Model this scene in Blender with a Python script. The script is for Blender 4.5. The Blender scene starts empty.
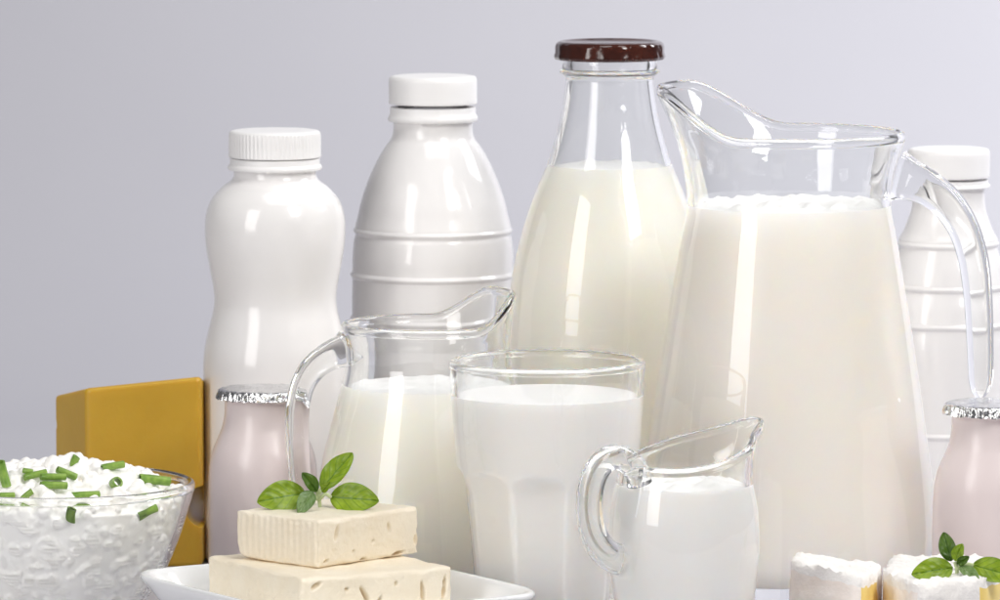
import bpy, bmesh, math, random
from mathutils import Vector, Matrix, noise
from mathutils.bvhtree import BVHTree

random.seed(7)
PI = math.pi
SC = bpy.context.scene
COL = SC.collection

# ------------------------------------------------------------------ camera
F = 6500.0                      # focal length in pixels of the 1000 px wide photograph
PITCH = math.atan(650.0 / F)
CAM_H = 0.4105                  # metres above the table
cam_d = bpy.data.cameras.new('camera')
cam = bpy.data.objects.new('camera', cam_d); COL.objects.link(cam)
cam.location = (0, 0, CAM_H)
cam.rotation_euler = (PI / 2 - PITCH, 0, 0)
cam_d.sensor_width = 36.0
cam_d.lens = 36.0 * F / 1000.0
cam_d.clip_start = 0.05; cam_d.clip_end = 50
cam_d.dof.use_dof = True
cam_d.dof.focus_distance = 2.70
cam_d.dof.aperture_fstop = 30
SC.camera = cam

# ------------------------------------------------------------------ world and lamps
w = bpy.data.worlds.new('World'); SC.world = w; w.use_nodes = True
w.node_tree.nodes['Background'].inputs[0].default_value = (0.97, 0.975, 1.0, 1)
w.node_tree.nodes['Background'].inputs[1].default_value = 0.11

def area(name, loc, target, sx, sy, power, col=(1, 1, 1), spread=180):
    d = bpy.data.lights.new(name, 'AREA'); d.shape = 'RECTANGLE'; d.size = sx; d.size_y = sy
    d.energy = power; d.color = col; d.spread = math.radians(spread)
    o = bpy.data.objects.new(name, d); COL.objects.link(o)
    o.location = loc
    o.rotation_euler = (Vector(target) - Vector(loc)).to_track_quat('-Z', 'Y').to_euler()
    return o
area('softbox_lamp_left', (-0.98, 1.78, 0.60), (0.05, 2.78, 0.12), 0.50, 1.05, 9.4, (1, 0.98, 0.96))
area('softbox_lamp_right', (0.85, 1.75, 1.15), (0.05, 2.8, 0.1), 0.5, 0.7, 15.0, (1, 0.98, 0.955))
area('added_top_fill', (0.10, 2.55, 1.35), (0.05, 2.8, 0.0), 0.9, 0.6, 5.4, (1, 0.985, 0.965))  # added overhead fill, evens out the light among the crowded bottles and milk
area('backdrop_lamp', (0.95, 3.25, 0.95), (0.38, 3.95, 0.0), 0.6, 0.6, 14.5, (0.97, 0.98, 1.0))

SC.view_settings.view_transform = 'Standard'
SC.view_settings.look = 'None'
SC.view_settings.exposure = 0.0
SC.view_settings.gamma = 1.0
SC.view_settings.use_curve_mapping = False
cy = SC.cycles
cy.max_bounces = 40; cy.transmission_bounces = 40; cy.diffuse_bounces = 14; cy.glossy_bounces = 24
cy.transparent_max_bounces = 16
cy.caustics_refractive = True; cy.caustics_reflective = True
cy.blur_glossy = 0.0; cy.sample_clamp_indirect = 0.0
cy.use_denoising = True; cy.denoiser = 'OPENIMAGEDENOISE'

# ------------------------------------------------------------------ pixel helpers
FWD = Vector((0, math.cos(PITCH), -math.sin(PITCH)))
UP = Vector((0, math.sin(PITCH), math.cos(PITCH)))
def ray(x, y):
    return FWD + Vector((1, 0, 0)) * ((x - 500) / F) + UP * ((300 - y) / F)
def P(x, y, D):
    r = ray(x, y); k = D / r.y
    return Vector((0, 0, CAM_H)) + r * k
def Z(y, D): return P(500, y, D).z
def S(D): return (D / math.cos(PITCH)) / F          # metres per pixel at depth D, near enough
def X(x, D): return (x - 500) * S(D) * 0.9985

# ------------------------------------------------------------------ materials
def mat(name):
    m = bpy.data.materials.new(name); m.use_nodes = True
    nt = m.node_tree; b = nt.nodes['Principled BSDF']
    return m, nt, b
def N(nt, t, **kw):
    n = nt.nodes.new(t)
    for k, v in kw.items(): setattr(n, k, v)
    return n
def noise_node(nt, scale, detail=4, rough=0.55, coord='Object'):
    tc = N(nt, 'ShaderNodeTexCoord'); nz = N(nt, 'ShaderNodeTexNoise')
    nz.inputs['Scale'].default_value = scale; nz.inputs['Detail'].default_value = detail
    nz.inputs['Roughness'].default_value = rough
    nt.links.new(tc.outputs[coord], nz.inputs['Vector'])
    return nz
def ramp(nt, src, stops):
    r = N(nt, 'ShaderNodeValToRGB')
    el = r.color_ramp.elements
    while len(el) < len(stops): el.new(0.5)
    for e, (p, c) in zip(el, stops): e.position = p; e.color = (*c, 1)
    nt.links.new(src, r.inputs[0]); return r
def bump(nt, b, src, strength, dist):
    bp = N(nt, 'ShaderNodeBump'); bp.inputs['Strength'].default_value = strength
    bp.inputs['Distance'].default_value = dist
    nt.links.new(src, bp.inputs['Height']); nt.links.new(bp.outputs[0], b.inputs['Normal'])

def soft(name, c1, c2, scale, rough, sss=0.0, sssr=(0.004, 0.003, 0.002), spec=0.5, bmp=0.0, bdist=0.0005, bscale=None, coat=0):
    m, nt, b = mat(name)
    nz = noise_node(nt, scale)
    r = ramp(nt, nz.outputs['Fac'], [(0.3, c1), (0.7, c2)])
    nt.links.new(r.outputs[0], b.inputs['Base Color'])
    b.inputs['Roughness'].default_value = rough
    b.inputs['Specular IOR Level'].default_value = spec
    if sss:
        b.inputs['Subsurface Weight'].default_value = sss
        b.inputs['Subsurface Radius'].default_value = sssr
        b.inputs['Subsurface Scale'].default_value = 1.0
    if bmp:
        n2 = noise_node(nt, bscale or scale * 4, 6)
        bump(nt, b, n2.outputs['Fac'], bmp, bdist)
    if coat: b.inputs['Coat Weight'].default_value = coat; b.inputs['Coat Roughness'].default_value = 0.04
    return m

def glass_mat(name, col=(0.985, 0.992, 0.99), ior=1.46):
    m, nt, b = mat(name)
    b.inputs['Base Color'].default_value = (*col, 1)
    b.inputs['Transmission Weight'].default_value = 1.0
    b.inputs['Roughness'].default_value = 0.0
    b.inputs['IOR'].default_value = ior
    return m

M = {}
M['glass'] = glass_mat('clear_glass')
M['milk'] = soft('milk_liquid', (0.94, 0.915, 0.865), (0.945, 0.92, 0.87), 30, 0.3, 1.0, (0.030, 0.026, 0.020))
M['milk_pitcher'] = soft('milk_liquid_pitcher', (0.92, 0.893, 0.858), (0.925, 0.898, 0.863), 30, 0.3, 1.0, (0.030, 0.026, 0.020))
M['milk_cool'] = soft('milk_liquid_cool', (0.94, 0.92, 0.90), (0.945, 0.925, 0.905), 30, 0.3, 1.0, (0.003, 0.0027, 0.0024))
M['plastic'] = soft('white_plastic', (0.85, 0.835, 0.835), (0.87, 0.855, 0.85), 14, 0.12, 0.0, bmp=0.05, bdist=0.001, bscale=30)
M['cap'] = soft('white_cap_plastic', (0.87, 0.86, 0.86), (0.89, 0.88, 0.88), 30, 0.42)
M['pink'] = soft('pink_yogurt_pot', (0.76, 0.665, 0.665), (0.78, 0.69, 0.685), 25, 0.25)
M['ceramic'] = soft('white_ceramic', (0.83, 0.84, 0.85), (0.85, 0.86, 0.87), 10, 0.12)
M['feta'] = soft('soft_white_cheese', (0.87, 0.775, 0.61), (0.90, 0.825, 0.685), 60, 0.5, 0.0, bmp=0.5, bdist=0.001, bscale=500)
M['curd'] = soft('curd_white', (0.955, 0.935, 0.895), (0.965, 0.955, 0.935), 90, 0.4, 0.0, bmp=0.25, bdist=0.0006, bscale=500)
M['rind'] = soft('bloomy_rind', (0.86, 0.83, 0.80), (0.90, 0.88, 0.86), 90, 0.85, 0.0, spec=0.2, bmp=0.7, bdist=0.0012, bscale=420)
M['rind_side'] = soft('rind_side', (0.85, 0.76, 0.69), (0.90, 0.84, 0.79), 120, 0.7, 0.0, spec=0.3, bmp=0.5, bdist=0.001, bscale=300)
M['paste'] = soft('yellow_paste', (0.88, 0.64, 0.17), (0.90, 0.70, 0.25), 80, 0.4)
M['foam'] = soft('milk_froth', (0.945, 0.935, 0.92), (0.95, 0.94, 0.93), 200, 0.5)

m, nt, b = mat('yellow_cheese')
nz = noise_node(nt, 25); r = ramp(nt, nz.outputs['Fac'], [(0.3, (0.52, 0.31, 0.022)), (0.7, (0.60, 0.37, 0.034))])
nt.links.new(r.outputs[0], b.inputs['Base Color']); b.inputs['Roughness'].default_value = 0.42
n2 = noise_node(nt, 260, 5); bump(nt, b, n2.outputs['Fac'], 0.15, 0.0008)
b.inputs['Subsurface Weight'].default_value = 0.6; b.inputs['Subsurface Radius'].default_value = (0.008, 0.0045, 0.001); b.inputs['Subsurface Scale'].default_value = 1.0
M['gouda'] = m

m, nt, b = mat('brown_lid_paint')
nz = noise_node(nt, 60, 3); r = ramp(nt, nz.outputs['Fac'], [(0.35, (0.030, 0.006, 0.004)), (0.75, (0.075, 0.017, 0.009))])
nt.links.new(r.outputs[0], b.inputs['Base Color']); b.inputs['Roughness'].default_value = 0.16
b.inputs['Coat Weight'].default_value = 0.6; b.inputs['Coat Roughness'].default_value = 0.05
n2 = noise_node(nt, 130, 2); bump(nt, b, n2.outputs['Fac'], 0.35, 0.002)
M['lid'] = m

m, nt, b = mat('crinkled_foil')
b.inputs['Base Color'].default_value = (0.80, 0.80, 0.81, 1); b.inputs['Metallic'].default_value = 1.0
b.inputs['Roughness'].default_value = 0.2
nz = noise_node(nt, 420, 3); bump(nt, b, nz.outputs['Fac'], 0.6, 0.0012)
M['foil'] = m

m, nt, b = mat('backdrop_paper')
nz = noise_node(nt, 3, 5); r = ramp(nt, nz.outputs['Fac'], [(0.3, (0.52, 0.515, 0.56)), (0.7, (0.545, 0.54, 0.582))])
nt.links.new(r.outputs[0], b.inputs['Base Color']); b.inputs['Roughness'].default_value = 0.6
b.inputs['Specular IOR Level'].default_value = 0.25
M['paper'] = m

def leaf_mat(name, dark, light, vein):
    m, nt, b = mat(name)
    uv = N(nt, 'ShaderNodeUVMap'); sp = N(nt, 'ShaderNodeSeparateXYZ')
    nt.links.new(uv.outputs[0], sp.inputs[0])
    nz = noise_node(nt, 160, 4)
    rb = ramp(nt, nz.outputs['Fac'], [(0.3, dark), (0.72, light)])
    # |v - .5|
    sub = N(nt, 'ShaderNodeMath', operation='SUBTRACT'); sub.inputs[1].default_value = 0.5
    nt.links.new(sp.outputs[1], sub.inputs[0])
    ab = N(nt, 'ShaderNodeMath', operation='ABSOLUTE'); nt.links.new(sub.outputs[0], ab.inputs[0])
    # side veins: sin of (u*k - |v|*q)
    mu = N(nt, 'ShaderNodeMath', operation='MULTIPLY'); mu.inputs[1].default_value = 32; nt.links.new(sp.outputs[0], mu.inputs[0])
    mv = N(nt, 'ShaderNodeMath', operation='MULTIPLY'); mv.inputs[1].default_value = 22; nt.links.new(ab.outputs[0], mv.inputs[0])
    df = N(nt, 'ShaderNodeMath', operation='SUBTRACT'); nt.links.new(mu.outputs[0], df.inputs[0]); nt.links.new(mv.outputs[0], df.inputs[1])
    si = N(nt, 'ShaderNodeMath', operation='SINE'); nt.links.new(df.outputs[0], si.inputs[0])
    r1 = ramp(nt, si.outputs[0], [(0.78, (0, 0, 0)), (0.99, (0.55, 0.55, 0.55))])
    r2 = ramp(nt, ab.outputs[0], [(0.012, (1, 1, 1)), (0.035, (0, 0, 0))])
    mx = N(nt, 'ShaderNodeMath', operation='MAXIMUM'); nt.links.new(r1.outputs[0], mx.inputs[0]); nt.links.new(r2.outputs[0], mx.inputs[1])
    mix = N(nt, 'ShaderNodeMix', data_type='RGBA'); nt.links.new(mx.outputs[0], mix.inputs[0])
    nt.links.new(rb.outputs[0], mix.inputs[6]); mix.inputs[7].default_value = (*vein, 1)
    nt.links.new(mix.outputs[2], b.inputs['Base Color'])
    b.inputs['Roughness'].default_value = 0.38
    b.inputs['Subsurface Weight'].default_value = 0.0
    # thin leaves let light through
    tr = N(nt, 'ShaderNodeBsdfTranslucent'); nt.links.new(mix.outputs[2], tr.inputs[0])
    ms = N(nt, 'ShaderNodeMixShader'); ms.inputs[0].default_value = 0.28
    out = nt.nodes['Material Output']
    nt.links.new(b.outputs[0], ms.inputs[1]); nt.links.new(tr.outputs[0], ms.inputs[2]); nt.links.new(ms.outputs[0], out.inputs[0])
    return m
M['leaf'] = leaf_mat('herb_leaf', (0.20, 0.32, 0.012), (0.38, 0.53, 0.03), (0.13, 0.26, 0.015))
M['leaf_pale'] = leaf_mat('herb_leaf_pale', (0.14, 0.24, 0.07), (0.22, 0.34, 0.11), (0.30, 0.42, 0.18))
M['leaf_dark'] = leaf_mat('herb_leaf_dark', (0.06, 0.14, 0.010), (0.12, 0.23, 0.014), (0.05, 0.13, 0.01))
M['stem'] = soft('herb_stem', (0.42, 0.52, 0.22), (0.62, 0.68, 0.42), 200, 0.5)
M['chive'] = soft('chive_green', (0.12, 0.25, 0.03), (0.28, 0.43, 0.08), 300, 0.35)

# ------------------------------------------------------------------ object helpers
def tag(o, label=None, cat=None, group=None, kind=None):
    if label: o['label'] = label
    if cat: o['category'] = cat
    if group: o['group'] = group
    if kind: o['kind'] = kind
    return o
def thing(name, loc, label, cat, group=None):
    o = bpy.data.objects.new(name, None); COL.objects.link(o)
    o.location = loc; o.empty_display_size = 0.02
    return tag(o, label, cat, group)
def obj(name, bm, mats, parent=None, loc=None, sharp=40):
    bmesh.ops.recalc_face_normals(bm, faces=bm.faces[:])
    th = math.radians(sharp)
    for f in bm.faces: f.smooth = True
    for e in bm.edges:
        if len(e.link_faces) == 2 and e.calc_face_angle(0) > th: e.smooth = False
    me = bpy.data.meshes.new(name); bm.to_mesh(me); bm.free()
    for mm in (mats if isinstance(mats, (list, tuple)) else [mats]): me.materials.append(mm)
    o = bpy.data.objects.new(name, me); COL.objects.link(o)
    if parent: o.parent = parent
    if loc is not None: o.location = loc
    return o

def spline(pts, n):
    """Catmull-Rom through pts (tuples), n samples per span."""
    out = []
    L = len(pts)
    for i in range(L - 1):
        p0 = pts[max(i - 1, 0)]; p1 = pts[i]; p2 = pts[i + 1]; p3 = pts[min(i + 2, L - 1)]
        for k in range(n):
            t = k / n
            out.append(tuple(0.5 * ((2 * b) + (-a + c) * t + (2 * a - 5 * b + 4 * c - d) * t * t + (-a + 3 * b - 3 * c + d) * t ** 3)
                             for a, b, c, d in zip(p0, p1, p2, p3)))
    out.append(tuple(pts[-1])); return out

def revolve(bm, prof, seg=96, deform=None, mi=0):
    """prof: list of (r, z); r<=0 ends become poles.  deform(r,z,th,i)->(r,z)"""
    rings = []
    for i, (r, z) in enumerate(prof):
        if r < 1e-6:
            rings.append([bm.verts.new((0, 0, z))]); continue
        ring = []
        for k in range(seg):
            th = 2 * PI * k / seg
            rr, zz = deform(r, z, th, i) if deform else (r, z)
            ring.append(bm.verts.new((rr * math.cos(th), rr * math.sin(th), zz)))
        rings.append(ring)
    for a, c in zip(rings[:-1], rings[1:]):
        if len(a) == 1 and len(c) == 1: continue
        for k in range(seg):
            j = (k + 1) % seg
            if len(a) == 1: f = bm.faces.new((a[0], c[j], c[k]))
            elif len(c) == 1: f = bm.faces.new((a[k], a[j], c[0]))
            else: f = bm.faces.new((a[k], a[j], c[j], c[k]))
            f.material_index = mi
    return rings

def px_profile(pts, D):
    """[(half width px, row px)] -> [(r, z)] bottom-up at depth D."""
    s = S(D)
    return [(h * s, max(Z(y, D), 0.0)) for h, y in pts]

def offset_in(prof, t):
    out = []
    for i, (r, z) in enumerate(prof):
        a = prof[max(i - 1, 0)]; c = prof[min(i + 1, len(prof) - 1)]
        dx, dz = c[0] - a[0], c[1] - a[1]; l = math.hypot(dx, dz) or 1
        out.append((r - dz / l * t, z + dx / l * t))
    return out

def shell_profile(outer, wall, floor_t, bead=0.0, base_r=0.004):
    """closed glass shell: outer wall bottom-up, rolled rim, inner wall down."""
    r0, z0 = outer[0]
    prof = [(0, 0.0016), (r0 * 0.6, 0.0012), (r0 - base_r * 1.6, 0.0004), (r0 - base_r, 0.0)]
    for a in (25, 50, 75):
        prof.append((r0 - base_r + base_r * math.sin(math.radians(a)), base_r * (1 - math.cos(math.radians(a)))))
    prof += [p for p in outer if p[1] > base_r]
    inn = offset_in(outer, wall)
    rt, zt = outer[-1]; ri, zi = inn[-1]
    cx, cz = (rt + ri) / 2, (zt + zi) / 2; hw = wall / 2 + bead
    ang = math.atan2(zt - cz, rt - cx)
    if bead:
        prof.append((rt + bead * 0.3, zt + wall * 0.1))
        for a in range(-30, 211, 30):
            aa = ang + math.radians(a)
            prof.append((cx + hw * math.cos(aa), cz + hw * 1.25 * math.sin(aa) + hw * 0.9))
    else:
        for a in range(30, 180, 30):
            aa = ang + math.radians(a)
            prof.append((cx + hw * math.cos(aa), cz + hw * math.sin(aa)))
    inner = [p for p in inn if p[1] > floor_t + 0.004]
    prof += inner[::-1]
    rb = inner[0][0]
    prof += [(rb - 0.0008, floor_t + 0.0022), (rb - 0.003, floor_t + 0.0004), (rb * 0.6, floor_t), (0, floor_t)]
    return prof, inner, rb

def milk_profile(inner, rb, floor_t, level, over=0.00025):
    pr = [(0, floor_t - over), (rb * 0.6, floor_t - over), (rb - 0.003 + over, floor_t + 0.0004 - over), (rb - 0.0008 + over, floor_t + 0.0022)]
    pr += [(r + over, z) for r, z in inner if z < level - 0.0004]
    rl = next((r for r, z in inner if z >= level), inner[-1][0]) + over
    pr += [(rl, level), (rl - 0.0006, level + 0.00005)]
    for k in range(1, 12): pr.append((max((rl - 0.0006) * (1 - k / 11.0), 0), level))
    return pr

def make_milk(name, base, inner, rb, floor_t, level, m, label, froth=0.0, seg=96, shape=None):
    bm = bmesh.new()
    pr = milk_profile(inner, rb, floor_t, level)
    n0 = next(i for i, p in enumerate(pr) if abs(p[1] - level) < 1e-9)
    def df(r, z, th, i):
        if shape: return shape(r, z, th, 0)
        if i > n0 + 1 and froth > 0 and r > 0:
            v = noise.noise(Vector((r * math.cos(th) * 160, r * math.sin(th) * 160, level * 50)))
            return r, z + froth * max(0, 0.35 + v)
        return r, z
    rings = revolve(bm, pr, seg, df)
    for i in range(n0 + 1, len(rings)):
        for v in rings[i]:
            for f in v.link_faces: f.material_index = 1
    o = obj(name, bm, [m, M['foam']], loc=base)
    tag(o, label, 'milk')
    return o

def tube(bm, path, frame_n, section, closed_ends=True):
    """path: list of Vector; section(i)-> list of (a, b): a along in-plane normal, b along frame_n."""
    rings = []
    n = len(path)
    for i, p in enumerate(path):
        t = (path[min(i + 1, n - 1)] - path[max(i - 1, 0)]).normalized()
        nn = frame_n.normalized(); q = t.cross(nn).normalized(); nn2 = q.cross(t).normalized()
        rings.append([bm.verts.new(p + q * a + nn2 * b) for a, b in section(i)])
    k = len(rings[0])
    for r0, r1 in zip(rings[:-1], rings[1:]):
        for j in range(k):
            bm.faces.new((r0[j], r0[(j + 1) % k], r1[(j + 1) % k], r1[j]))
    if closed_ends:
        for rg, p, s in ((rings[0], path[0], -1), (rings[-1], path[-1], 1)):
            c = bm.verts.new(p)
            for j in range(k): bm.faces.new((rg[j], rg[(j + 1) % k], c))
def superell(a, b, e=2.0, n=28):
    o = []
    for k in range(n):
        t = 2 * PI * k / n; c, s = math.cos(t), math.sin(t)
        o.append((a * math.copysign(abs(c) ** (2 / e), c), b * math.copysign(abs(s) ** (2 / e), s)))
    return o

# ------------------------------------------------------------------ setting: seamless paper sweep
def backdrop():
    bm = bmesh.new()
    prof = [(2.25, 0.0), (2.6, 0.0), (3.0, 0.0), (3.45, 0.0)]
    R = 0.55
    for k in range(1, 17):
        a = k / 16 * PI / 2
        prof.append((3.45 + R * math.sin(a), R * (1 - math.cos(a))))
    prof += [(4.0, 0.9), (4.0, 1.35)]
    xs = [-1.05 + 2.1 * k / 12 for k in range(13)]
    g = [[bm.verts.new((x, y, z)) for x in xs] for y, z in prof]
    lo = [[bm.verts.new((x, y + (0.004 if z > 0.3 else 0), z - 0.004)) for x in xs] for y, z in prof]
    for i in range(len(prof) - 1):
        for k in range(12):
            bm.faces.new((g[i][k], g[i][k + 1], g[i + 1][k + 1], g[i + 1][k]))
    bm.verts.ensure_lookup_table()
    bmesh.ops.delete(bm, geom=[v for r in lo for v in r], context='VERTS')
    o = obj('backdrop', bm, M['paper'], sharp=60)
    tag(o, kind='structure'); return o
backdrop()

# ------------------------------------------------------------------ plastic bottles
def cap_mesh(r, z0, z1, ribs, depth, seg=None):
    bm = bmesh.new(); h = z1 - z0
    prof = [(0, z1), (r * 0.55, z1), (r * 0.86, z1 - h * 0.005), (r * 0.95, z1 - h * 0.03), (r * 0.985, z1 - h * 0.09), (r * 0.995, z1 - h * 0.16),
            (r, z1 - h * 0.24), (r, z1 - h * 0.5), (r, z0 + h * 0.1), (r * 1.004, z0 + h * 0.03), (r * 0.995, z0), (r * 0.93, z0), (r * 0.9, z0 + h * 0.2), (0, z0 + h * 0.3)]
    seg = ribs * 4 if ribs else 96
    def df(rr, z, th, i):
        if ribs and 5 <= i <= 8:
            k = int(round(th / (2 * PI) * seg)) % 4
            if k >= 2: rr -= depth
        return rr, z
    revolve(bm, prof, seg, df)
    return bm

def plastic_bottle(name, cx, D, body, cap, ring, ribs, label, lean=0.0):
    t = thing(name, (X(cx, D), D, 0), label, 'bottle', 'white plastic milk bottles')
    s = S(D)
    pr = spline(px_profile(body, D), 7)
    r0 = pr[0][0]
    foot = [(0, 0.002), (r0 * 0.75, 0.002), (r0 * 0.9, 0.0)]
    top = [(pr[-1][0] * 0.8, pr[-1][1] + 0.0005), (0, pr[-1][1] + 0.0005)]
    bm = bmesh.new(); revolve(bm, foot + pr + top, 96)
    obj('body', bm, M['plastic'], t)
    obj('cap', cap_mesh(cap[0] * s, Z(cap[2], D), Z(cap[1], D), ribs, 0.0003), M['cap'], t)
    zt, zb, rr = Z(ring[1], D), Z(ring[2], D), ring[0] * s
    h = zt - zb
    bm = bmesh.new()
    revolve(bm, [(rr * 0.8, zt), (rr * 0.945, zt), (rr * 0.955, zt - h * 0.2), (rr * 0.955, zt - h * 0.5), (rr * 0.985, zt - h * 0.62), (rr, zt - h * 0.75), (rr, zb + h * 0.08), (rr * 0.985, zb), (rr * 0.8, zb)], 96)
    obj('tamper_ring', bm, M['cap'], t)
    return t

D = 2.92
plastic_bottle('plastic_bottle', 275, D,
    [(66, 563), (71, 557), (72, 548), (72, 500), (72, 430), (72.5, 380), (71.5, 352), (67, 330), (62.5, 312), (61, 300), (62, 287), (66, 265), (69.3, 245), (70.2, 230), (69, 214), (64, 200), (54, 188), (45, 181), (41.5, 176), (41, 168), (41, 160)],
    (46, 130, 157), (47, 158, 169.5), 66, 'white plastic bottle with pinched waist and ridged cap, beside the yellow cheese')
D = 2.98
def rib(y, h, out=2.0):
    return [(h, y - 5), (h + out * .2, y - 3), (h + out, y), (h + out * .2, y + 3), (h, y + 5)][::-1]
plastic_bottle('plastic_bottle', 433, D,
    [(74, 544), (80, 538), (81.5, 528), (81.5, 480), (81.5, 420), (81.5, 340)] + rib(318, 81.2) + [(81.2, 300)] + rib(274, 80.8) + [(80.5, 255), (79, 240)] + rib(230, 77.6) +
    [(75, 215), (71.5, 200), (63.5, 177), (54, 157), (46.5, 145), (41.5, 138), (39.8, 131), (39.5, 124), (39.5, 110)],
    (44, 75.5, 103.5), (44.8, 107, 121), 0, 'white plastic bottle with sloping shoulders behind the small handled jug')
plastic_bottle('plastic_bottle', 948.5, D,
    [(60, 544), (65, 538), (67, 526), (67, 480), (67, 445)] + rib(430, 66.6) + [(66.8, 405), (66.8, 350)] + rib(322, 64.8) + [(62.5, 304)] + rib(285, 58.5) + [(54.5, 264)] + rib(243, 49) + [(44.5, 230), (40, 218), (37, 208), (36, 198), (36, 190), (36, 180)],
    (41, 148, 177), (41.5, 179.5, 187), 0, 'white plastic bottle seen behind the handle of the big glass pitcher')

# ------------------------------------------------------------------ glass milk bottle
D = 2.90
def glass_bottle():
    base = (X(609.5, D), D, 0)
    t = thing('glass_bottle', base, 'tall clear glass milk bottle with shiny brown screw lid', 'bottle')
    out = spline(px_profile([(94, 568), (100, 555), (102.5, 530), (103, 480), (103, 400), (103, 350), (101.5, 315), (98, 280), (92, 250), (83.5, 219), (74, 192), (62, 163), (54.5, 138), (49, 116), (45.2, 92), (43.8, 78), (44.5, 72)], D), 6)
    prof, inner, rb = shell_profile(out, 0.0028, 0.007)
    # add the glass neck ring: push out near the top
    zt = out[-1][1]
    def df(r, z, th, i):
        if r > 0.016 and i < len(prof) * 0.56:
            d = (z - (zt + 0.0003)) / 0.0016
            r += 0.0026 * math.exp(-d * d)
        return r, z
    bm = bmesh.new(); revolve(bm, prof, 112, df); obj('body', bm, M['glass'], t)
    # thread collar (a ring of glass above the neck ring, under the lid)
    s = S(D)
    bm = bmesh.new()
    zl = Z(60, D)
    pr = [(43.5 * s, zt + 0.0006), (46.5 * s, zt + 0.0010), (47.5 * s, zt + 0.0018), (46.5 * s, zl - 0.0002), (46 * s, zl + 0.006), (38.5 * s, zl + 0.006), (37.5 * s, zt + 0.0015), (38 * s, zt + 0.0006)]
    revolve(bm, pr + [pr[0]], 96); bmesh.ops.remove_doubles(bm, verts=bm.verts[:], dist=1e-6)
    obj('neck_finish', bm, M['glass'], t)
    R = 55 * s; z0, z1 = Z(59.5, D), Z(41, D); h = z1 - z0
    bm = bmesh.new()
    pr = [(0, z1 - h * .10), (R * .80, z1 - h * .10), (R * .84, z1 - h * .02), (R * .88, z1), (R * .93, z1 - h * .04), (R * .975, z1 - h * .15), (R * .985, z1 - h * .3), (R * .985, z1 - h * .62), (R * 1.0, z1 - h * .74),
          (R * 1.005, z1 - h * .86), (R * .985, z0 + h * .02), (R * .94, z0), (R * .9, z0 + h * .15), (0, z0 + h * .5)]
    def dl(r, z, th, i):
        if 6 <= i <= 11: r += 0.00022 * math.sin(th * 18)
        return r, z
    revolve(bm, pr, 144, dl); obj('lid', bm, M['lid'], t)
    make_milk('milk', base, inner, rb, 0.007, Z(166, D), M['milk'], 'creamy milk filling the brown-lidded glass bottle', 0.0012)
    # bubbles clinging at the milk line
    return t
glass_bottle()

# ------------------------------------------------------------------ handled glass vessels with a spout
def sm(a, b_, x):
    t = min(max((x - a) / (b_ - a), 0), 1); return t * t * (3 - 2 * t)

def spouted(name, cx, D, outer_px, wall, floor_t, bead, spout, label, cat, milk_y, milk_mat, milk_label, froth, n=7, seg=144, milk_name='milk', extra=0):
    base = (X(cx, D), D, 0)
    t = thing(name, base, label, cat)
    out = spline(px_profile(outer_px, D), n)
    prof, inner, rb = shell_profile(out, wall, floor_t, bead)
    zr = out[-1][1]
    ax, half, zst, lift, push, power = spout
    zs = Z(zst, D); s = S(D)
    def df(r, z, th, i):
        if z > zs and r > 0.01:
            d = (th - ax + PI) % (2 * PI) - PI
            bmp = sm(0, 1, (1 - min(abs(d) / half, 1)) * 1.45) if power < 1 else (0.5 + 0.5 * math.cos(min(abs(d) / half, 1) * PI)) ** power
            wz = sm(zs, zr, z)
            r += push * s * bmp * wz ** 1.5
            z += lift * s * bmp * wz
            lip = math.exp(-(d / 0.30) ** 2) * wz ** 2
            r += extra * s * lip; z += 0.35 * extra * s * lip
        return r, z
    bm = bmesh.new(); revolve(bm, prof, seg, df)
    obj('body', bm, M['glass'], t)
    make_milk(milk_name, base, inner, rb, floor_t, Z(milk_y, D), milk_mat, milk_label, froth, 120)
    return t, base

def handle(t, cx, D, th, pts, e, bw, bevel_tip=True, name='handle', n=8):
    """pts: (x px, y px, half thickness px).  The handle lies in the vertical plane at azimuth th."""
    s = S(D); ca = abs(math.cos(th))
    sp = spline(pts, n)
    path, sec = [], []
    for x, y, a in sp:
        rho = abs(x - cx) * s / ca
        # rows shift because the handle plane leans towards the camera
        z = Z(y, D + rho * math.sin(th))
        path.append(Vector((rho * math.cos(th), rho * math.sin(th), z))); sec.append(max(a, 0.3) * s)
    nn = Vector((-math.sin(th), math.cos(th), 0))
    bm = bmesh.new()
    m0 = max(sec)
    tube(bm, path, nn, lambda i: superell(sec[i], bw * s * (sec[i] / m0) ** 0.35, e, 36))
    return obj(name, bm, M['glass'], t, sharp=70)

# the big pitcher
D = 2.80; cx = 789
pt, pb = spouted('glass_pitcher', cx, D,
    [(157, 600), (158, 590), (156, 565), (151, 525), (143, 465), (134, 400), (124, 335), (114, 275), (107, 235), (102.5, 212), (102, 195), (104.5, 175), (109, 158), (113, 147), (115, 141)],
    0.0029, 0.013, 0.0004, (math.radians(165), math.radians(77), 178, 46, 17, 0.72),
    'big clear glass pitcher with wide spout and hooked handle, nearly full of milk', 'pitcher', 205, M['milk_pitcher'], 'milk filling the big glass pitcher, frothy on top', 0.0034)
handle(pt, cx, D, math.radians(-15), [(896, 176, 25), (905, 179, 21), (925, 188, 17), (945, 204, 15.5), (961, 230, 14.5), (970.5, 262, 14), (975, 300, 13.2), (977.5, 350, 12.2), (978, 378, 11), (978, 390, 8.5), (978, 397, 4), (978, 399, 0.6)], 5.5, 15)

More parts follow.
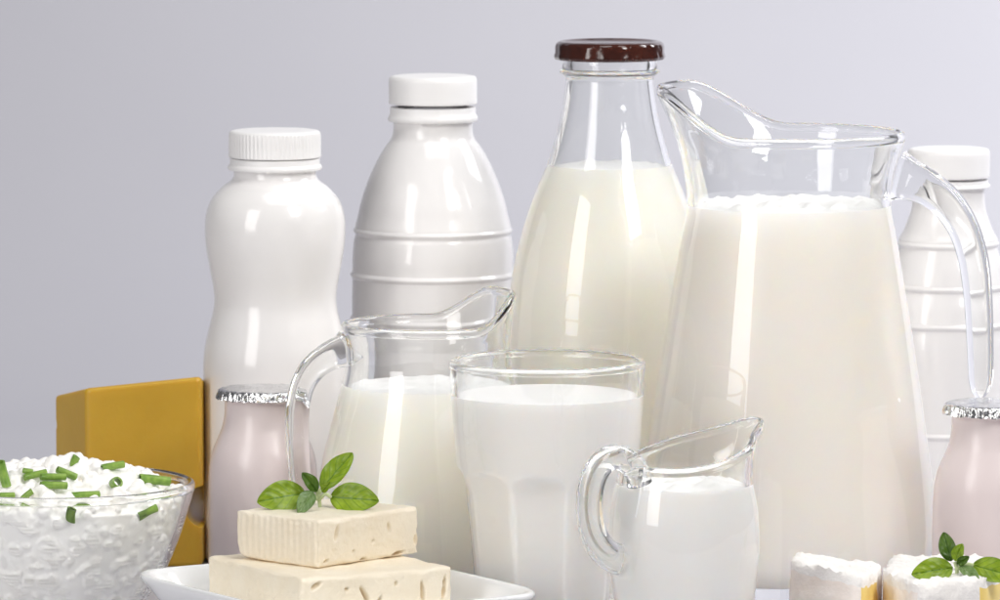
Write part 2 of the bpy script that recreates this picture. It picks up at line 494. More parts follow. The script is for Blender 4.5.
# the smaller jug
D = 2.80; cx = 427
jt, jb = spouted('glass_jug', cx, D,
    [(116, 598), (117, 588), (116, 560), (113, 520), (106, 465), (97, 425), (89, 395), (84.5, 378), (82.5, 362), (83, 347), (84.5, 337), (85.5, 331)],
    0.0027, 0.011, 0.0004, (math.radians(17), math.radians(72), 366, 31, 3, 0.75),
    'small clear glass jug with curved handle and spout, behind the tumbler', 'jug', 385, M['milk'], 'milk filling the small handled glass jug', 0.0015)
handle(jt, cx, D, math.radians(195), [(352, 344, 17), (345, 350, 16), (330, 356, 13.5), (314, 368, 12), (303, 386, 11), (298, 410, 10.8), (298, 440, 10.6), (300, 475, 10), (302, 498, 8), (302, 510, 4), (302, 513, 0.6)], 5.0, 13)

# the little creamer
D = 2.60; cx = 685
ct, cb = spouted('glass_creamer', cx, D,
    [(54, 672), (58, 662), (62, 645), (69, 610), (74.5, 570), (76, 540), (74.5, 512), (70.5, 490), (67.5, 478), (66.8, 469)],
    0.0026, 0.009, 0.0003, (math.radians(36), math.radians(150), 487, 29, 5, 1.3),
    'little glass creamer with loop handle and upturned lip, in front of the pitcher', 'creamer', 484, M['milk_cool'], 'thick white cream filling the little glass creamer', 0.0030, milk_name='cream', extra=25)
handle(ct, cx, D, math.radians(216), [(641, 484, 12), (637, 472, 12.5), (627, 461, 12.5), (613, 457, 12.5), (600, 465, 12.8), (591.5, 483, 13), (589, 505, 13.2), (592, 530, 13.6), (602, 549, 14.4), (615, 558, 15.5), (626, 560, 18), (634, 561, 20)], 2.2, 14)

# ------------------------------------------------------------------ tumbler with cut panels
D = 2.71; cx = 547.3
def tumbler():
    base = (X(cx, D), D, 0)
    t = thing('glass_tumbler', base, 'clear glass tumbler with cut panels, full of milk', 'tumbler')
    out = spline(px_profile([(73, 634), (75, 620), (77.5, 595), (80.5, 565), (85, 520), (90, 474), (92.5, 450), (94.5, 425), (96.5, 395), (97.6, 375), (98.0, 367)], D), 10)
    prof, inner, rb = shell_profile(out, 0.0026, 0.011, 0.0002)
    zA = Z(466, D); nh = len(prof) // 2 + 8
    k9 = 2 * PI / 9; ph = math.radians(-90 - 26)
    def df(r, z, th, i):
        if r > 0.02 and 0.004 < z < zA:
            d = ((th - ph) % k9) - k9 / 2
            q = sm(0.0, 0.5, (zA - z) / (zA - 0.0)) 
            a = r * (1.0 - 0.090 * min(1, ((zA - z) / 0.008)) ** 0.5)
            rp = a / math.cos(d) - 0.0009 * (1 - (d / (k9 / 2)) ** 2) * min(1, (zA - z) / 0.011)
            # softened minimum
            kk = 0.00025
            h = min(max(0.5 + 0.5 * (r - rp) / kk, 0), 1)
            r = r * (1 - h) + rp * h - kk * h * (1 - h)
        return r, z
    bm = bmesh.new(); revolve(bm, prof, 216, df); obj('body', bm, M['glass'], t)
    # the liquid stays clear of the panel cuts
    inn2 = [(r - 0.00025, z) for r, z in inner]
    make_milk('milk', base, inner, rb, 0.011, Z(394, D), M['milk_cool'], 'milk filling the panelled glass tumbler', 0.0, 216, df)
tumbler()

# ------------------------------------------------------------------ foil-topped yogurt pots
def pot(cx, D, k, label, seed):
    t = thing('yogurt_pot', (X(cx, D), D, 0), label, 'yogurt pot', 'foil-topped yogurt pots')
    s = S(2.84) * k
    def zz(y): return Z(y, 2.84) * k
    body = [(48, 588), (53, 583), (55, 572), (55.2, 540), (55, 500), (54, 468), (51, 452), (46.5, 440), (41, 427), (38.6, 415), (38.2, 405), (38.2, 399), (41, 397), (42, 394), (41, 391)]
    pr = spline([(h * s, max(zz(y), 0)) for h, y in body], 6)
    r0 = pr[0][0]
    bm = bmesh.new(); revolve(bm, [(0, 0.002), (r0 * 0.8, 0.002), (r0 * 0.94, 0.0)] + pr + [(0, pr[-1][1] + 0.0002)], 80)
    obj('body', bm, M['pink'], t)
    bm = bmesh.new()
    R = 44.5 * s; z1 = zz(388); h = z1 - zz(397.5)
    prof = [(0, z1), (R * .3, z1), (R * .6, z1), (R * .8, z1), (R * .9, z1 - h * .01), (R * .955, z1 - h * .07), (R * .985, z1 - h * .2), (R, z1 - h * .4), (R * 1.005, z1 - h * .6), (R * 1.015, z1 - h * .8), (R * 1.03, z1 - h), (R * 1.0, z1 - h * .98), (R * .97, z1 - h * .5), (R * .9, z1 - h * .2)]
    def df(r, z, th, i):
        v = Vector((math.cos(th) * 9 + seed, math.sin(th) * 9, i * 0.5))
        nz = noise.noise(v)
        if 4 <= i <= 11:
            wv = 0.00045 * math.sin(th * 44 + 3 * nz) * min(1, (i - 3) / 4) + 0.00055 * nz
            r += wv; z += (0.00075 * noise.noise(v * 1.7)) * (1 if i >= 8 else 0.4)
        elif i > 0 and i < 4:
            z += 0.00045 * noise.noise(Vector((r * math.cos(th) * 420, r * math.sin(th) * 420, seed)))
        return r, z
    revolve(bm, prof, 264, df)
    obj('foil_lid', bm, M['foil'], t, sharp=60)
    return t
pot(262, 2.84, 1.0, 'pale pink yogurt pot with silver foil lid, in front of the pinched-waist bottle', 1.3)
pot(995, 2.74, 1.06, 'pale pink yogurt pot with silver foil lid, below the pitcher handle', 8.1)

# ------------------------------------------------------------------ yellow cheese block with holes
def cheese_block():
    Df = 2.895
    A = P(86, 388, Df); Bq = P(201.5, 376, Df + 0.004); C = P(55, 395, Df + 0.035)
    back = 0.06
    fl = [(C.x, C.y, C.z), (A.x, A.y, A.z), (Bq.x, Bq.y, Bq.z), (Bq.x + 0.002, Bq.y + back, Bq.z - 0.011), (C.x + 0.008, C.y + back * .8, C.z - 0.010)]
    cxm = sum(p[0] for p in fl) / 5; cym = sum(p[1] for p in fl) / 5
    bm = bmesh.new()
    lo = [bm.verts.new((p[0] - cxm, p[1] - cym, 0.0)) for p in fl]
    hi = [bm.verts.new((p[0] - cxm, p[1] - cym, p[2])) for p in fl]
    bm.faces.new(lo[::-1]); bm.faces.new(hi)
    for k in range(5): bm.faces.new((lo[k], lo[(k + 1) % 5], hi[(k + 1) % 5], hi[k]))
    bmesh.ops.recalc_face_normals(bm, faces=bm.faces[:])
    bmesh.ops.bevel(bm, geom=bm.edges[:] , offset=0.0022, segments=4, profile=0.5, affect='EDGES')
    o = obj('cheese_block', bm, M['gouda'], loc=(cxm, cym, 0))
    holes = [(204, 506, Df + 0.006, 19), (52.5, 424, Df + 0.036, 6.5), (152, 476, Df - 0.002, 9), (110, 520, Df, 12)]
    hb = bmesh.new()
    for x, y, d, r in holes:
        p = P(x, y, d)
        bmesh.ops.create_icosphere(hb, subdivisions=3, radius=r * S(Df), matrix=Matrix.Translation(p - Vector((cxm, cym, 0))) @ Matrix.Diagonal((1, 6.0 if r > 15 else 1.3, 1.12, 1)))
    h = obj('hole_cutter', hb, M['gouda'], loc=(cxm, cym, 0))
    md = o.modifiers.new('holes', 'BOOLEAN'); md.object = h; md.operation = 'DIFFERENCE'; md.solver = 'EXACT'
    bpy.context.view_layer.update()
    dg = bpy.context.evaluated_depsgraph_get()
    me = bpy.data.meshes.new_from_object(o.evaluated_get(dg))
    o.modifiers.clear(); old = o.data; o.data = me; bpy.data.meshes.remove(old)
    b2 = bmesh.new(); b2.from_mesh(me)
    bmesh.ops.triangulate(b2, faces=[f for f in b2.faces if len(f.verts) > 4])
    for f in b2.faces: f.smooth = True
    for e in b2.edges:
        if len(e.link_faces) == 2: e.smooth = e.calc_face_angle(0) < math.radians(28)
    for f in b2.faces:
        if f.calc_area() > 2e-5: f.smooth = False
    b2.to_mesh(me); b2.free()
    hm = h.data; bpy.data.objects.remove(h); bpy.data.meshes.remove(hm)
    tag(o, 'block of yellow cheese with round holes, standing behind the cottage cheese bowl', 'cheese')
cheese_block()

# ------------------------------------------------------------------ bowl of cottage cheese
D = 2.755; cx = 56
BOWL = Vector((X(cx, D), D, 0))
def bowl():
    s = S(D)
    t = thing('glass_bowl', BOWL, 'clear glass bowl heaped with cottage cheese', 'bowl')
    out = spline(px_profile([(68, 618), (75, 613), (91, 596), (107, 571), (121, 539), (131, 508), (136.5, 490)], D), 8)
    prof, inner, rb = shell_profile(out, 0.0028, 0.006, 0.0003)
    bm = bmesh.new(); revolve(bm, prof, 128); obj('body', bm, M['glass'], t)
    # cottage cheese: a filled mound plus many curds, fused
    bm = bmesh.new()
    R = 131 * s; zr = Z(500, D)
    pr = [(0, 0.0064), (rb - 0.004, 0.0066)] + [(r - 0.0009, z) for r, z in inner if 0.009 < z < zr]
    top = Z(468, D)
    rl = pr[-1][0]
    for k in range(1, 9):
        u = 1 - k / 8
        pr.append((rl * u, zr + (top - zr) * (1 - u * u) ** 0.9))
    revolve(bm, pr, 48)
    rnd = random.Random(11)
    ib = bmesh.new(); bmesh.ops.create_icosphere(ib, subdivisions=2, radius=1.0); ib.verts.ensure_lookup_table()
    ico_v = [v.co.copy() for v in ib.verts]; ico_f = [[v.index for v in f.verts] for f in ib.faces]; ib.free()
    def curd(p, r):
        mm = Matrix.Translation(p) @ Matrix.Rotation(rnd.random() * 6, 4, Vector((rnd.random(), rnd.random(), rnd.random() + .1)).normalized()) @ Matrix.Diagonal((r * rnd.uniform(.75, 1.3), r * rnd.uniform(.75, 1.2), r * rnd.uniform(.7, 1.1), 1))
        sd = Vector((rnd.random() * 50, 0, 0)); vs = []
        for c in ico_v:
            q = mm @ c
            vs.append(bm.verts.new(q + (q - p) * (0.35 * noise.noise(q * 420 + sd))))
        for f in ico_f: bm.faces.new([vs[k] for k in f])
    for k in range(640):
        a = rnd.random() * 2 * PI; u = math.sqrt(rnd.random())
        if math.sin(a) * u > 0.75: continue
        rr = rl * u * 0.985
        z = zr + (top - zr) * max(1 - u * u, 0) ** 0.9 + rnd.uniform(-0.001, 0.0022) + 0.0035 * noise.noise(Vector((rr * math.cos(a) * 70, rr * math.sin(a) * 70, 3.1)))
        curd(Vector((rr * math.cos(a), rr * math.sin(a), z)), rnd.uniform(0.0017, 0.0043) * rnd.uniform(.8, 1.05))
    for k in range(420):      # curds pressed against the glass at the front
        a = rnd.uniform(PI * 0.95, PI * 2.05); z = rnd.uniform(0.010, zr)
        ri = next((r for r, zz in inner if zz >= z), rl)
        r = rnd.uniform(0.0022, 0.0046)
        q = ri - r * 0.95 - 0.0004
        curd(Vector((q * math.cos(a), q * math.sin(a), z)), r)
    o = obj('cottage_cheese', bm, M['curd'], loc=BOWL)
    md = o.modifiers.new('fuse', 'REMESH'); md.mode = 'VOXEL'; md.voxel_size = 0.00062; md.use_smooth_shade = True
    ms = o.modifiers.new('smooth', 'SMOOTH'); ms.factor = 0.5; ms.iterations = 2
    bpy.context.view_layer.update()
    dg = bpy.context.evaluated_depsgraph_get()
    me = bpy.data.meshes.new_from_object(o.evaluated_get(dg))
    o.modifiers.clear(); old = o.data; o.data = me; bpy.data.meshes.remove(old)
    # keep it inside the glass
    for v in me.vertices:
        rr = math.hypot(v.co.x, v.co.y)
        if v.co.z < zr + 0.004:
            ri = next((r for r, zz in inner if zz >= v.co.z), inner[-1][0]) - 0.0003
            if rr > ri: v.co.x *= ri / rr; v.co.y *= ri / rr
    tag(o, 'lumpy white cottage cheese heaped in the glass bowl', 'cottage cheese')
    return o
curds = bowl()

def on_surface(o, x, y):
    mw = Matrix.Translation(o.location)
    bvh = BVHTree.FromPolygons([v.co + o.location for v in o.data.vertices], [tuple(p.vertices) for p in o.data.polygons])
    return bvh
def hit(bvh, x, y):
    r = bvh.ray_cast(Vector((0, 0, CAM_H)), ray(x, y).normalized())
    return r[0], r[1]

cb_bvh = on_surface(curds, 0, 0)
def chive(x, y, length, ang, rad, label, tilt=0.0, rings=16):
    """ang: degrees in the picture, 0 = lying left-right, 90 = upright; tilt: how much it points at the viewer."""
    p, n = hit(cb_bvh, x, y)
    if p is None: return
    a = math.radians(ang); tl = math.radians(tilt)
    d = (Vector((1, 0, 0)) * math.cos(a) + UP * math.sin(a)) * math.cos(tl) - FWD * math.sin(tl)
    d.normalize()
    L = length * 1.1 * S(2.8); R = rad * 1.2 * S(2.8)
    side = d.cross(Vector((0.1, 0.2, 1))).normalized(); u2 = d.cross(side)
    bm = bmesh.new()
    loops = []
    bend = side * (L * 0.06)
    stations = [(-.5, 1.0), (-.2, 1.02), (.15, 1.0), (.5, .98), (.5, .66), (.15, .66), (-.2, .66), (-.5, .66)]
    for st, k in stations:
        c = d * (st * L) + bend * (1 - 4 * st * st)
        skew = 0.35 * R if abs(st) == .5 else 0
        loops.append([bm.verts.new(c + (side * math.cos(q) + u2 * math.sin(q) * 0.86) * R * k + d * (skew * math.cos(q))) for q in [2 * PI * j / rings for j in range(rings)]])
    m = len(loops)
    for i in range(m):
        a0, a1 = loops[i], loops[(i + 1) % m]
        for j in range(rings): bm.faces.new((a0[j], a0[(j + 1) % rings], a1[(j + 1) % rings], a1[j]))
    o = obj('chive_piece', bm, M['chive'], loc=p + n * (R * 0.7) - FWD * R * 0.6, sharp=50)
    tag(o, label, 'chive', 'chopped chives on the cottage cheese')
for c in [
    (5, 476, 22, 105, 4.6, 'broad upright chive piece at the far left of the cottage cheese', 0),
    (6, 496, 15, 2, 3.2, 'chive piece lying flat at the left picture edge near the bowl rim', 0),
    (26, 497, 13, 40, 3.0, 'short slanted chive piece just above the bowl rim on the left', 15),
    (36, 475, 20, 14, 3.2, 'thin chive piece lying on the back left of the curds', 0),
    (29, 472, 9, -8, 2.6, 'tiny chive bit on the back of the cottage cheese heap', 10),
    (55, 479, 22, 0, 3.4, 'upper of two stacked chive pieces on the cottage cheese', 0),
    (55, 487, 23, -2, 3.6, 'lower of two stacked chive pieces on the cottage cheese', 0),
    (68, 475, 18, -22, 3.4, 'chive piece slanting down right, beside the two stacked pieces', 0),
    (74, 464, 11, 70, 3.4, 'chive piece poking up at the peak of the heap', 20),
    (113, 469, 20, 10, 3.6, 'long chive piece on the far right ridge of the heap', 0),
    (114, 485, 9, 40, 5.2, 'chive ring showing its hollow end towards the viewer', 62),
    (87, 498, 24, 3, 3.8, 'chive piece lying along the front bowl rim', 0),
    (154, 483, 27, -6, 4.6, 'largest chive piece, at the right end of the heap', 0),
    (144, 512, 19, 22, 4.0, 'chive piece pressed against the glass below the rim on the right', 0),
    (71, 516, 13, 82, 3.8, 'upright chive piece pressed against the front glass below the rim', 30)]:
    chive(*c[:5], c[5], c[6])

# ------------------------------------------------------------------ square plate with two cheese slabs
zrim = 0.030
back = P(372, 541, 1.0)
def on_z(x, y, z):
    r = ray(x, y); k = (z - CAM_H) / r.z
    return Vector((0, 0, CAM_H)) + r * k
bk, lf, rt = on_z(372, 539, zrim), on_z(133, 566, zrim), on_z(533, 590, zrim)
e1 = (lf - bk); e2 = (rt - bk)
bis = (e1.normalized() + e2.normalized()).normalized()
ang = math.atan2(bis.y, bis.x)
u1 = Vector((math.cos(ang - PI / 4), math.sin(ang - PI / 4), 0)); u2v = Vector((math.cos(ang + PI / 4), math.sin(ang + PI / 4), 0))
if u1.x > u2v.x: u1, u2v = u2v, u1
LA, LB = e1.length * 0.935, e2.length * 0.90          # the two sides of the dish
ctr = bk + (u1 + u2v) * 0.070 + Vector((0.009, -0.012, 0))
PL = Vector((ctr.x, ctr.y, 0))
def plate():
    bm = bmesh.new()
    seg = 128
    def loop(half, z, n, sag):
        vs = []
        for k in range(seg):
            t = 2 * PI * k / seg; c, s_ = math.cos(t), math.sin(t)
            r = half / (abs(c) ** n + abs(s_) ** n) ** (1 / n)
            corner = (abs(math.sin(2 * t))) ** 3
            v = u1 * (r * c * LA / 2) + u2v * (r * s_ * LB / 2)
            vs.append(bm.verts.new((v.x, v.y, z + sag * corner)))
        return vs
    h = 1.0
    L = [loop(h * .10, .004, 2, 0), loop(h * .40, .004, 3, 0), loop(h * .60, .004, 4, 0), loop(h * .63, .0, 4, 0), loop(h * .68, .0, 5, 0), loop(h * .71, .003, 5, 0), loop(h * .84, .0105, 6, 0), loop(h * .94, .0178, 5.5, 0), loop(h * .985, .0235, 6.5, 0),
         loop(h * .998, .0252, 7, 0), loop(h * 1.0, .0263, 7, 0), loop(h * .992, .0271, 7, 0), loop(h * .975, .0273, 7, 0), loop(h * .955, .0267, 7, 0), loop(h * .935, .0252, 6.5, 0), loop(h * .89, .0200, 5.5, 0), loop(h * .82, .0155, 6, 0), loop(h * .72, .0125, 5, 0), loop(h * .55, .0115, 4, 0), loop(h * .3, .0115, 3, 0), loop(h * .08, .0115, 2, 0)]
    for a, c in zip(L[:-1], L[1:]):
        for k in range(seg): bm.faces.new((a[k], a[(k + 1) % seg], c[(k + 1) % seg], c[k]))
    bm.faces.new(L[0][::-1]); bm.faces.new(L[-1])
    o = obj('square_plate', bm, M['ceramic'], loc=PL, sharp=70)
    tag(o, 'square white ceramic plate with raised rim under the cheese slabs', 'plate')
plate()

def slab(name, corner, dl, ll, lr, h, z0, label, ridges, pits, seed, round_l=0.0):
    """corner: front vertical edge (x,y); dl: heading of the left face edge; right face is at right angles."""
    n = 64
    ul = Vector((math.cos(dl), math.sin(dl), 0)); ur = Vector((math.sin(dl), -math.cos(dl), 0))
    if ur.x < 0: ur = -ur
    bm = bmesh.new()
    nl, nr, nh = 72, 120, 40
    def pt(a, b_, c): return ul * (a * ll) + ur * (b_ * lr) + Vector((0, 0, c * h))
    cache = {}
    def V(i, j, k):
        key = (i, j, k)
        if key not in cache: cache[key] = bm.verts.new(pt(i / nl, j / nr, k / nh))
        return cache[key]
    for i in range(nl):
        for j in range(nr):
            for k in (0, nh): bm.faces.new((V(i, j, k), V(i + 1, j, k), V(i + 1, j + 1, k), V(i, j + 1, k)))
    for i in range(nl):
        for k in range(nh):
            for j in (0, nr): bm.faces.new((V(i, j, k), V(i + 1, j, k), V(i + 1, j, k + 1), V(i, j, k + 1)))
    for j in range(nr):
        for k in range(nh):
            for i in (0, nl): bm.faces.new((V(i, j, k), V(i, j + 1, k), V(i, j + 1, k + 1), V(i, j, k + 1)))
    c0 = pt(.5, .5, .5)
    for (i, j, k), v in cache.items():
        a, b_, c = i / nl, j / nr, k / nh
        # rounded edges
        d = Vector((0, 0, 0)); rr = 0.0011 + 0.0007 * noise.noise(Vector((a * 7 + seed, b_ * 7, c * 5)))
        da, db, dc = min(a, 1 - a) * ll, min(b_, 1 - b_) * lr, min(c, 1 - c) * h
        sa, sb, s_c = (1 if a < .5 else -1), (1 if b_ < .5 else -1), (1 if c < .5 else -1)
        ea, eb, ec = max(0, 1 - da / rr / 1.6), max(0, 1 - db / rr / 1.6), max(0, 1 - dc / rr / 1.6)
        d += ul * sa * rr * 0.55 * ea ** 1.5 * max(eb, ec) + ur * sb * rr * .55 * eb ** 1.5 * max(ea, ec) + Vector((0, 0, 1)) * s_c * rr * .55 * ec ** 1.5 * max(ea, eb)
        p = v.co.copy()
        nz = noise.noise(p * 90 + Vector((seed, 0, 0))) * 0.00045 + noise.noise(p * 320 + Vector((seed, 4, 0))) * 0.00018
        if j == 0:      # left visible face: combed grooves
            g = ridges * (0.5 + 0.5 * math.sin(a * ll * 2 * PI / 0.0034 + noise.noise(p * 60) * .8)) * min(1, dc / 0.002)
            d += ur * (g + nz)
        elif j == nr: d -= ur * nz
        if i == 0:      # right visible face: torn pits
            q = 0
            for (pb_, pc, wb, wc, dep, tl) in pits:
                ub = (b_ - pb_) * lr; uc = (c - pc) * h
                x2 = ub * math.cos(tl) + uc * math.sin(tl); y2 = -ub * math.sin(tl) + uc * math.cos(tl)
                q += dep * math.exp(-((x2 / wb) ** 2 + (y2 / wc) ** 2) ** 1.6)
            d += ul * (q + nz + 0.0004 * max(0, noise.noise(p * 200)))
        if k == nh: d += Vector((0, 0, nz * 0.9))
        if round_l and a > .55 and k < nh: # lower left corner sags away
            w_ = (a - .55) / .45 * max(0, 1 - c / .55)
            d += -ul * round_l * w_ ** 2 + Vector((0, 0, round_l * .75 * w_ ** 3))
        v.co = p + d
    bmesh.ops.recalc_face_normals(bm, faces=bm.faces[:])
    o = obj(name, bm, M['feta'], loc=(corner.x, corner.y, z0), sharp=75)
    tag(o, label, 'cheese', 'soft white cheese slabs on the plate')
    return o
zp = 0.0117
zlow = 0.0232
c_low = on_z(301, 579, zp + zlow)
lft = on_z(207, 556, zp + zlow); rgt = on_z(457, 566, zp + zlow)
dl = math.atan2((lft - c_low).y, (lft - c_low).x)
slab('cheese_slab', c_low, dl, 0.079, 0.072, zlow, zp, 'larger pale cheese slab lying flat on the square plate, lower of two', 0.00025,
     [(.42, .62, .0007, .0034, .006, .55), (.50, .42, .0006, .0032, .006, -.5), (.46, .18, .0026, .0009, .006, 0), (.80, .58, .0007, .0040, .006, .08), (.945, .62, .0006, .0042, .006, -.12), (.30, .75, .0008, .0006, .003, 0), (.10, .86, .0022, .0008, .004, .5), (.62, .78, .0006, .0008, .003, 0), (.70, .3, .0005, .0007, .002, 0)], 2.0)
z1 = zp + zlow + 0.0002
hup = 0.0198
c_up = on_z(318, 568.5, z1)
lf2 = on_z(230, 557, z1); rt2 = on_z(418, 549, z1)
dl2 = math.atan2((lf2 - c_up).y, (lf2 - c_up).x)
top_slab = slab('cheese_slab', c_up, dl2, 0.0475, 0.0610, hup, z1, 'smaller pale cheese slab on top, carrying the green herb sprig', 0.00065,
     [(.18, .68, .0008, .0026, .005, -.25), (.70, .64, .0006, .0018, .004, .2), (.80, .05, .0030, .0009, .006, .1), (.35, .25, .0006, .0006, .002, 0), (.55, .4, .0006, .0005, .002, 0), (.97, .3, .0010, .0020, .003, 0), (.45, .04, .0016, .0007, .004, 0), (.08, .12, .0014, .0006, .003, .3)], 9.0, 0.0022)

# ------------------------------------------------------------------ herb sprigs
def leaf(t, org, base, tip, width, face, m, cup=0.25, curl=0.12, seed=0, label=None):
    """base, tip: world points; width in metres; face: direction the upper side looks to."""
    ax = tip - base; L = ax.length; ax.normalize()
    sd = ax.cross(face).normalized(); nn = sd.cross(ax).normalized()
    nu, nv = 30, 16
    bm = bmesh.new(); uvl = bm.loops.layers.uv.new('UVMap')
    def pos(i, j, low):
        u = i / nu; v = j / nv * 2 - 1
        wd = width * 0.5 * (math.sin(PI * min(max(u, 0), 1) ** 0.9) ** 0.62) * (1 - 0.08 * u)
        if u > .97: wd *= 0.75
        wd = max(wd, 0.00025)
        x = wd * v
        side_v = math.sin(u * 32 - abs(v) * 11)
        quilt = (-abs(side_v) ** 0.5 if False else side_v) * 0.00016 * (1 - abs(v)) ** .5 * (width / 0.012)
        z = cup * width * 0.5 * abs(v) ** 1.6 * math.sin(PI * u) + curl * L * (-(u - .45) ** 2 * 2.0 + .4) + quilt
        z += 0.0005 * noise.noise(Vector((u * 5 + seed, v * 3, seed))) - (0.00035 if abs(v) < .08 else 0)
        if low: z -= 0.00028
        return base - org + ax * (u * L) + sd * x + nn * z
    G = [[[bm.verts.new(pos(i, j, lo)) for j in range(nv + 1)] for i in range(nu + 1)] for lo in (0, 1)]
    def fc(vs, uvs):
        f = bm.faces.new(vs)
        for l, q in zip(f.loops, uvs): l[uvl].uv = q
    for i in range(nu):
        for j in range(nv):
            q = [(i / nu, j / nv), ((i + 1) / nu, j / nv), ((i + 1) / nu, (j + 1) / nv), (i / nu, (j + 1) / nv)]
            fc((G[0][i][j], G[0][i + 1][j], G[0][i + 1][j + 1], G[0][i][j + 1]), q)
            fc((G[1][i][j + 1], G[1][i + 1][j + 1], G[1][i + 1][j], G[1][i][j]), q[::-1])
    edge = [(i, 0) for i in range(nu + 1)] + [(nu, j) for j in range(1, nv + 1)] + [(i, nv) for i in range(nu - 1, -1, -1)] + [(0, j) for j in range(nv - 1, 0, -1)]
    for (a, b_), (c, d) in zip(edge, edge[1:] + edge[:1]):
        fc((G[0][a][b_], G[1][a][b_], G[1][c][d], G[0][c][d]), [(a / nu, b_ / nv), (a / nu, b_ / nv), (c / nu, d / nv), (c / nu, d / nv)])
    o = obj('leaf', bm, M[m], t, sharp=80)
    return o

def sprig(name_label, org, D, leaves, stems, ox, oy):
    t = thing('herb_sprig', org, name_label, 'herb sprig', 'green herb sprigs')
    for (bx, by, bd, tx, ty, td, wpx, face, m, cup, curl) in leaves:
        leaf(t, org, P(bx, by, D + bd), P(tx, ty, D + td), wpx * S(D), Vector(face), m, cup, curl, seed=bx * .37)
    for pts in stems:
        bm = bmesh.new()
        path = [P(x, y, D + d) - org for x, y, d in pts]
        path = [Vector(p) for p in spline([tuple(p) for p in path], 4)]
        tube(bm, path, Vector((0.2, 1, 0.1)), lambda i: superell(0.0008, 0.0008, 2, 10))
        obj('stem', bm, M['stem'], t)
    return t
D = 2.665
zt = z1 + hup
org = on_z(319, 508, zt); D = org.y
sprig('small green herb sprig on the upper cheese slab', org, D, [
    (306, 493.0, 0.002, 257.5, 501.5, -0.006, 34, (-.10, -.93, .36), 'leaf', .14, .10),
    (321.5, 489, 0.003, 352.5, 452.5, 0.010, 24.5, (-.30, -.9, .25), 'leaf', .28, .06),
    (330, 497, 0.001, 378.5, 500.5, -0.006, 33, (.12, -.93, .36), 'leaf', .14, .10),
    (317, 491.5, -0.001, 302.5, 472.5, -0.002, 14.5, (.30, -.85, .25), 'leaf_dark', .40, .10),
    (312, 491, -0.003, 298.5, 514.0, -0.0145, 18, (.15, -.85, .5), 'leaf_pale', .25, .12),
    (322, 492, -.002, 330, 482, -.004, 9, (-.2, -.9, .3), 'leaf', .3, .1)],
    [[(320, 507, 0.0), (319, 499, 0.0), (317, 490, 0.0)], [(319, 500, -.001), (325, 494, -.001), (331, 497, 0)], [(319, 500, 0), (312, 494, 0), (306, 493, 0.001)], [(318, 495, 0), (321, 490, .002), (323, 487, .003)]], 0, 0)

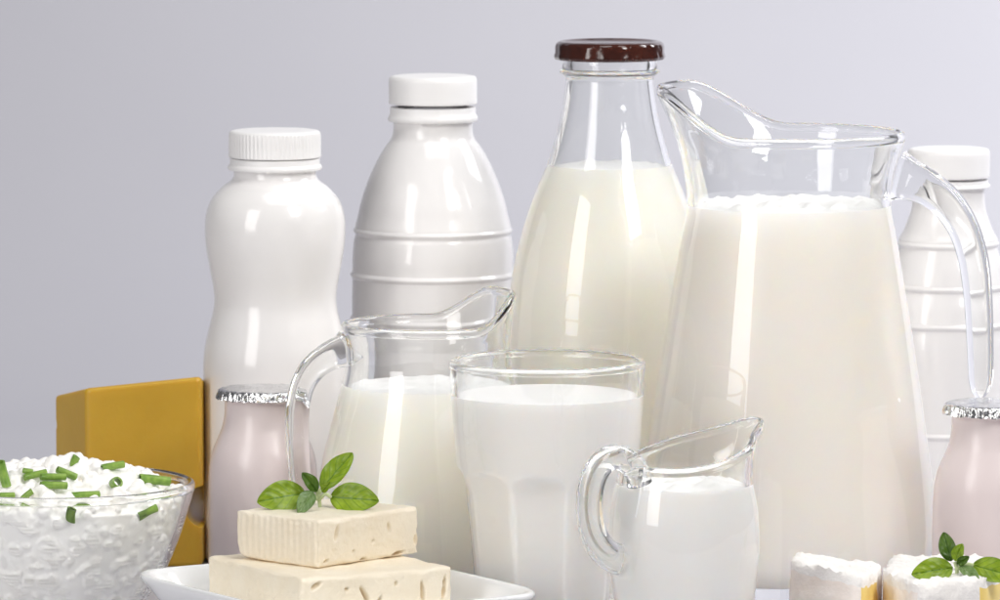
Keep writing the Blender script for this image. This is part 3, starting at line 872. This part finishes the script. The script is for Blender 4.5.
# ------------------------------------------------------------------ white-rinded cheese wedges at the right
def wedge(plan, zs, cut_edges, label, seed, white_edges=()):
    """plan: corners (x px, depth) counted along the outline; zs: top heights; cut_edges: outline edges that show the paste."""
    pts = [Vector((X(x, d), d, 0)) for x, d in plan]
    cen = sum(pts, Vector()) / len(pts)
    bm = bmesh.new(); n = len(pts); sub = 20; nh = 22
    outline = []
    for k in range(n):
        for q in range(sub):
            u = q / sub
            # rounded corners: pull points near corners inwards
            p = pts[k].lerp(pts[(k + 1) % n], u) - cen
            zt_ = zs[k] * (1 - u) + zs[(k + 1) % n] * u
            cr = max(0, 1 - min(u, 1 - u) * sub / 2.2)
            p *= 1 - 0.035 * cr
            outline.append((p, zt_, k))
    m = len(outline)
    rows = []
    for i in range(nh + 1):
        c = i / nh; ring = []
        for (p, zt_, k) in outline:
            edge = max(0, 1 - min(c, 1 - c) * nh / 2.5)
            q = p * (1 - 0.012 * edge)
            q = Vector((q.x, q.y, zt_ * c))
            nzv = noise.noise(q * 110 + Vector((seed, 0, 0))) * 0.0011 + noise.noise(q * 330 + Vector((0, seed, 0))) * 0.0006
            out = Vector((p.x, p.y, 0)).normalized()
            q += out * nzv
            if c > .8: q.z += (noise.noise(q * 260 + Vector((seed, seed, 0))) * 0.0022 + noise.noise(q * 700) * .0008) * (c - .8) / .2
            ring.append(bm.verts.new(q))
        rows.append(ring)
    def mi(k, i):
        if i >= nh - 2: return 0
        return 2 if k in cut_edges else (0 if k in white_edges else 1)
    for i in range(nh):
        for j in range(m):
            f = bm.faces.new((rows[i][j], rows[i][(j + 1) % m], rows[i + 1][(j + 1) % m], rows[i + 1][j]))
            f.material_index = mi(outline[j][2], i)
    prev = rows[-1]
    for s_ in (0.93, .85, .72, .55, .36, .18):
        ring = []
        for (p, zt_, k) in outline:
            q = Vector((p.x * s_, p.y * s_, 0)); zm = sum(zs) / n
            z = zm + (zt_ - zm) * s_ + 0.0012
            z += noise.noise(Vector((q.x, q.y, seed)) * 160) * 0.0022 + noise.noise(Vector((q.x, q.y, seed)) * 420) * 0.0012
            ring.append(bm.verts.new((q.x, q.y, z)))
        for j in range(m):
            f = bm.faces.new((prev[j], prev[(j + 1) % m], ring[(j + 1) % m], ring[j])); f.material_index = 0
        prev = ring
    bm.faces.new(prev); bm.faces.new(rows[0][::-1])
    o = obj('cheese_wedge', bm, [M['rind'], M['rind_side'], M['paste']], loc=cen, sharp=75)
    tag(o, label, 'cheese', 'white-rinded cheese wedges')
    return o
Dw = 2.62
zA = Z(564, Dw); zB = Z(577, Dw)
wedge([(791, 2.62), (864, 2.60), (881, 2.635), (884, 2.685), (800, 2.69)], [Z(561, 2.62), Z(579, 2.60), Z(575, 2.635), Z(567, 2.685), Z(555, 2.69)], (1,), 'left white-rinded cheese wedge beside the glass creamer', 3.0)
wB = wedge([(885, 2.628), (919, 2.585), (984, 2.595), (1040, 2.665), (960, 2.70), (890, 2.69)], [Z(574, 2.628), Z(585, 2.585), Z(580, 2.595), Z(567, 2.665), Z(555, 2.70), Z(559, 2.69)], (2,), 'right white-rinded cheese wedge carrying a herb sprig', 17.0, (1,))
org = P(957, 575, 2.64); 
bvw = on_surface(wB, 0, 0); hp, hn = hit(bvw, 957, 573)
if hp is not None: org = hp
D = org.y
sprig('small green herb sprig on the right cheese wedge', org, D, [
    (953, 567.5, 0.001, 912, 574.0, -0.004, 27, (-.08, -.93, .36), 'leaf', .14, .12),
    (951, 561, 0.003, 943.5, 532, 0.006, 18, (-.15, -.95, .2), 'leaf_dark', .3, .06),
    (955, 561, 0.0, 962, 543.5, 0.000, 13.5, (-.35, -.9, .2), 'leaf', .3, .1),
    (957, 564, -0.001, 969, 556.5, -0.003, 9.5, (.1, -.9, .3), 'leaf_dark', .4, .1),
    (972, 565, 0.002, 1016, 577, -0.004, 27, (.12, -.93, .36), 'leaf', .14, .12),
    (960, 566, -0.002, 979, 581, -0.009, 14, (.1, -.8, .6), 'leaf_pale', .25, .12)],
    [[(957, 575, 0), (957, 569, 0), (955, 562, .001)], [(957, 569, 0), (964, 564, 0), (973, 565, .001)]], 0, 0)
